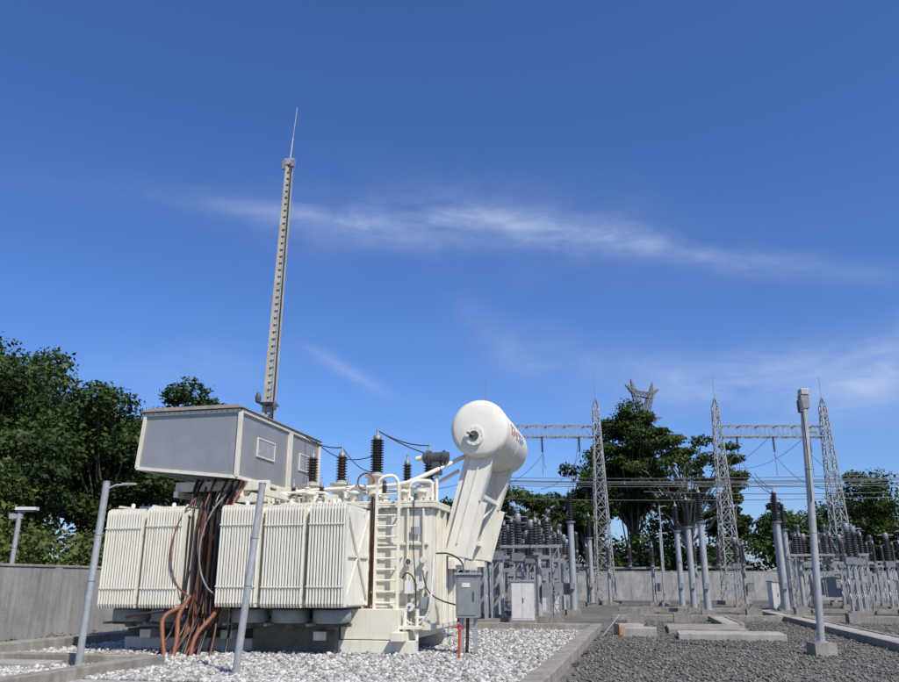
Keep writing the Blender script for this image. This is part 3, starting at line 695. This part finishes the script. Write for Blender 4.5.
for x in (-1.5,0,1.5):
    mb.insul((x,0,3.12),(x,0,4.1),.08,.14,9,INS,10); mb.tube((x,0,4.1),(x,0,4.2),.07,GALV); mb.tube((x,-1.2,4.23),(x,1.2,4.23),.03,GALV,n=6)
POST=mb.obj('p',mesh_only=True)
mb=MB(); mb.box(-.5,.5,-.35,.35,-.05,.22,CONC); mb.box(-.42,.42,-.28,.28,.22,1.65,WHITE); mb.box(-.46,.46,-.33,.33,1.653,1.72,GALV)
mb.box(-.40,-.01,-.295,-.283,.28,1.6,WHITE); mb.box(.01,.40,-.295,-.283,.28,1.6,WHITE); mb.box(.03,.06,-.31,-.297,.85,1.05,DARK)
CAB=mb.obj('k',mesh_only=True)
def place(name,me,X,Y,yaw=YAW): return inst(name,me,None,(X,Y,0),yaw)
for X,Y in ((6.5,44),(13.5,44),(13.95,48),(14.4,52),(17.6,44),(18.7,47),(20.6,50.5),(2.2,38),(4.0,52),(10.2,60),(5.2,56)): place('surge_arrester',ARREST,X,Y)
for X,Y in ((1.25,33),(1.95,34),(3.0,36),(1.7,39),(3.1,43),(4.5,48),(5.9,50),(20.3,42),(21.6,44),(23.5,48),(21.9,51),(24.6,52),(19.0,55),(3.9,39.5),(5.0,45.5),(25.5,46),(7.2,52),(26.5,50)): place('current_transformer',CT,X,Y)
for X,Y in ((2.3,36.5),(4.4,45),(6.2,53),(21.5,47),(24.5,55),(3.4,41),(28.5,56),(18.8,58),(8.5,61),(13.5,62)): place('disconnector_switch',DISC,X,Y,YAW+random.uniform(-.04,.04))
for X,Y in ((3.3,40),(5.2,50),(7.4,58),(22.8,50),(26,58),(30,62)): place('circuit_breaker',CB,X,Y)
for X,Y in ((2.6,34.6),(4.6,47.5),(6.5,56),(20.5,45),(23.6,53),(28,60),(33,60)): place('post_insulator_stand',POST,X,Y)
for X,Y in ((5.0,42),(18.7,48),(2.9,33.2),(23.5,43),(5.9,46)): place('electrical_cabinet',CAB,X,Y)
mb=MB()
for k in range(3):
    xa=3.0+9.1*(k+.5)/3; xb=22+8.9*(k+.5)/3
    for x in (xa,xb):
        mb.path(sag((x,65,11.6),(x-.225*20-1,45,6.6),.6),.02,WIRE,5)
        mb.path(sag((x,65,13.3),(x+4,96,15),1.2),.018,WIRE,5)
for z,y,x0,x1 in ((8.2,52,2,45),(8.1,54,2,45),(7.9,50,2,45),(7.2,46,12,40),(7.0,48,12,40),(7.6,58,2,50),(9.4,60,2,50),(9.2,62,2,50)):
    mb.path(sag((x0,y+2,z),(x1,y-4,z+.3),.5,20),.024,WIRE,5)
for X,Y in ((6.5,44),(13.5,44),(13.95,48),(14.4,52),(17.6,44),(18.7,47),(20.6,50.5)):
    mb.path(sag((X,Y,6.6),(X+1,Y+5,8.0),.2),.02,WIRE,5)
for X,Y,X2,Y2 in ((2.3,36.5,3.3,40),(3.3,40,4.4,45),(4.4,45,5.2,50),(21.5,47,22.8,50),(22.8,50,24.5,55)):
    for d in (-1.5,0,1.5): mb.path(sag((X+d*.97,Y-d*.22,4.4),(X2+d*.97,Y2-d*.22,4.9),.25),.018,WIRE,5)
mb.obj('overhead_conductors')

# ---------------------------------------------------------------- sky, sun, camera
SE,SR=math.radians(50),math.radians(146)
w=bpy.data.worlds.new('World'); scene.world=w; w.use_nodes=True
N=w.node_tree.nodes; L=w.node_tree.links; N.clear()
sky=N.new('ShaderNodeTexSky'); sky.sky_type='NISHITA'; sky.sun_disc=False; sky.sun_elevation=SE; sky.sun_rotation=SR
sky.altitude=0; sky.air_density=1.0; sky.dust_density=.8; sky.ozone_density=3.0
tc=N.new('ShaderNodeTexCoord'); dirv=tc.outputs['Generated']
def M(op,a,b=None,c=None,clamp=False):
    n=N.new('ShaderNodeMath'); n.operation=op; n.use_clamp=clamp
    for i,x in enumerate((a,b,c)):
        if x is None: continue
        if isinstance(x,(int,float)): n.inputs[i].default_value=x
        else: L.new(x,n.inputs[i])
    return n.outputs[0]
nz=N.new('ShaderNodeTexNoise'); nz.inputs['Scale'].default_value=5; nz.inputs['Detail'].default_value=4; nz.inputs['Roughness'].default_value=.6; L.new(dirv,nz.inputs['Vector'])
wob=M('SUBTRACT',nz.outputs['Fac'],.5)
mp=N.new('ShaderNodeMapping'); mp.inputs['Rotation'].default_value=(0,.13,0); mp.inputs['Scale'].default_value=(6,6,20); L.new(dirv,mp.inputs['Vector'])
n2=N.new('ShaderNodeTexNoise'); n2.inputs['Scale'].default_value=1.5; n2.inputs['Detail'].default_value=6; n2.inputs['Roughness'].default_value=.62; n2.inputs['Distortion'].default_value=.5; L.new(mp.outputs[0],n2.inputs['Vector'])
fil=N.new('ShaderNodeMapRange'); fil.inputs[1].default_value=.30; fil.inputs[2].default_value=.75; L.new(n2.outputs['Fac'],fil.inputs[0])
sx=N.new('ShaderNodeSeparateXYZ'); L.new(dirv,sx.inputs[0])
def streak(d1,d2,sig,amp,ext,wobk=.08):
    d1=Vector(d1).normalized(); d2=Vector(d2).normalized(); n=d1.cross(d2).normalized()
    dp=N.new('ShaderNodeVectorMath'); dp.operation='DOT_PRODUCT'; L.new(dirv,dp.inputs[0]); dp.inputs[1].default_value=n
    d=M('ADD',dp.outputs['Value'],M('MULTIPLY',wob,wobk))
    g=M('EXPONENT',M('MULTIPLY',M('POWER',M('ABSOLUTE',M('DIVIDE',d,sig)),1.6),-1.0))
    mid=((d1+d2)/2).normalized(); t=(d2-d1).normalized()
    dt=N.new('ShaderNodeVectorMath'); dt.operation='DOT_PRODUCT'; L.new(dirv,dt.inputs[0]); dt.inputs[1].default_value=t
    half=(d2-d1).length/2; off=mid.dot(t)
    al=M('EXPONENT',M('MULTIPLY',M('POWER',M('ABSOLUTE',M('DIVIDE',M('SUBTRACT',dt.outputs['Value'],off),half*ext)),2.6),-1.0))
    front=M('GREATER_THAN',sx.outputs['Y'],0)
    return M('MULTIPLY',M('MULTIPLY',M('MULTIPLY',g,al),amp),front)
c=streak((-.386,1,.5056),(.62,1,.395),.015,.36,.9,.07)
c=M('ADD',c,streak((-.30,1,.497),(.34,1,.43),.038,.26,.85))
c=M('ADD',c,streak((-.206,1,.3036),(-.063,1,.2237),.008,.30,.7,.02))
c=M('ADD',c,streak((.0,1,.36),(.13,1,.26),.02,.16,.8))
c=M('ADD',c,streak((.40,1,.19),(.8,1,.36),.03,.50,.85))
c=M('ADD',c,streak((.20,1,.22),(.62,1,.31),.02,.32,.9))
c=M('ADD',c,streak((.05,1,.29),(.6,1,.22),.03,.22,.9))
c=M('ADD',c,streak((-.5,1,.27),(-.2,1,.25),.04,.12,.9))
c=M('MULTIPLY',c,M('ADD',fil.outputs[0],.15),clamp=True)
hs=N.new('ShaderNodeHueSaturation'); hs.inputs['Saturation'].default_value=1.12; hs.inputs['Value'].default_value=1.0; L.new(sky.outputs[0],hs.inputs['Color'])
tn=N.new('ShaderNodeMixRGB'); tn.blend_type='MULTIPLY'; tn.inputs[0].default_value=1; tn.inputs[2].default_value=(.87,1.06,1.52,1); L.new(hs.outputs[0],tn.inputs[1])
mx=N.new('ShaderNodeMixRGB'); L.new(c,mx.inputs[0]); L.new(tn.outputs[0],mx.inputs[1]); mx.inputs[2].default_value=(6.5,7.4,9.4,1)
bg=N.new('ShaderNodeBackground'); bg.inputs['Strength'].default_value=.096; L.new(mx.outputs[0],bg.inputs['Color'])
wo=N.new('ShaderNodeOutputWorld'); L.new(bg.outputs[0],wo.inputs['Surface'])
sd=bpy.data.lights.new('sun','SUN'); sd.energy=5.0; sd.angle=math.radians(.5); sd.color=(1,.94,.83)
so=bpy.data.objects.new('sun',sd); COL.objects.link(so)
sv=Vector((math.sin(SR)*math.cos(SE),math.cos(SR)*math.cos(SE),math.sin(SE)))
so.rotation_euler=sv.to_track_quat('Z','Y').to_euler(); so.location=sv*60
cam=bpy.data.cameras.new('camera'); co=bpy.data.objects.new('camera',cam); COL.objects.link(co)
cam.sensor_width=36; cam.lens=36*800/899; cam.clip_end=5000; cam.clip_start=.1
co.location=(0,0,1.6); co.rotation_euler=(math.radians(90+16.83),0,0)
scene.camera=co
scene.view_settings.view_transform='Standard'; scene.view_settings.look='None'; scene.view_settings.exposure=0
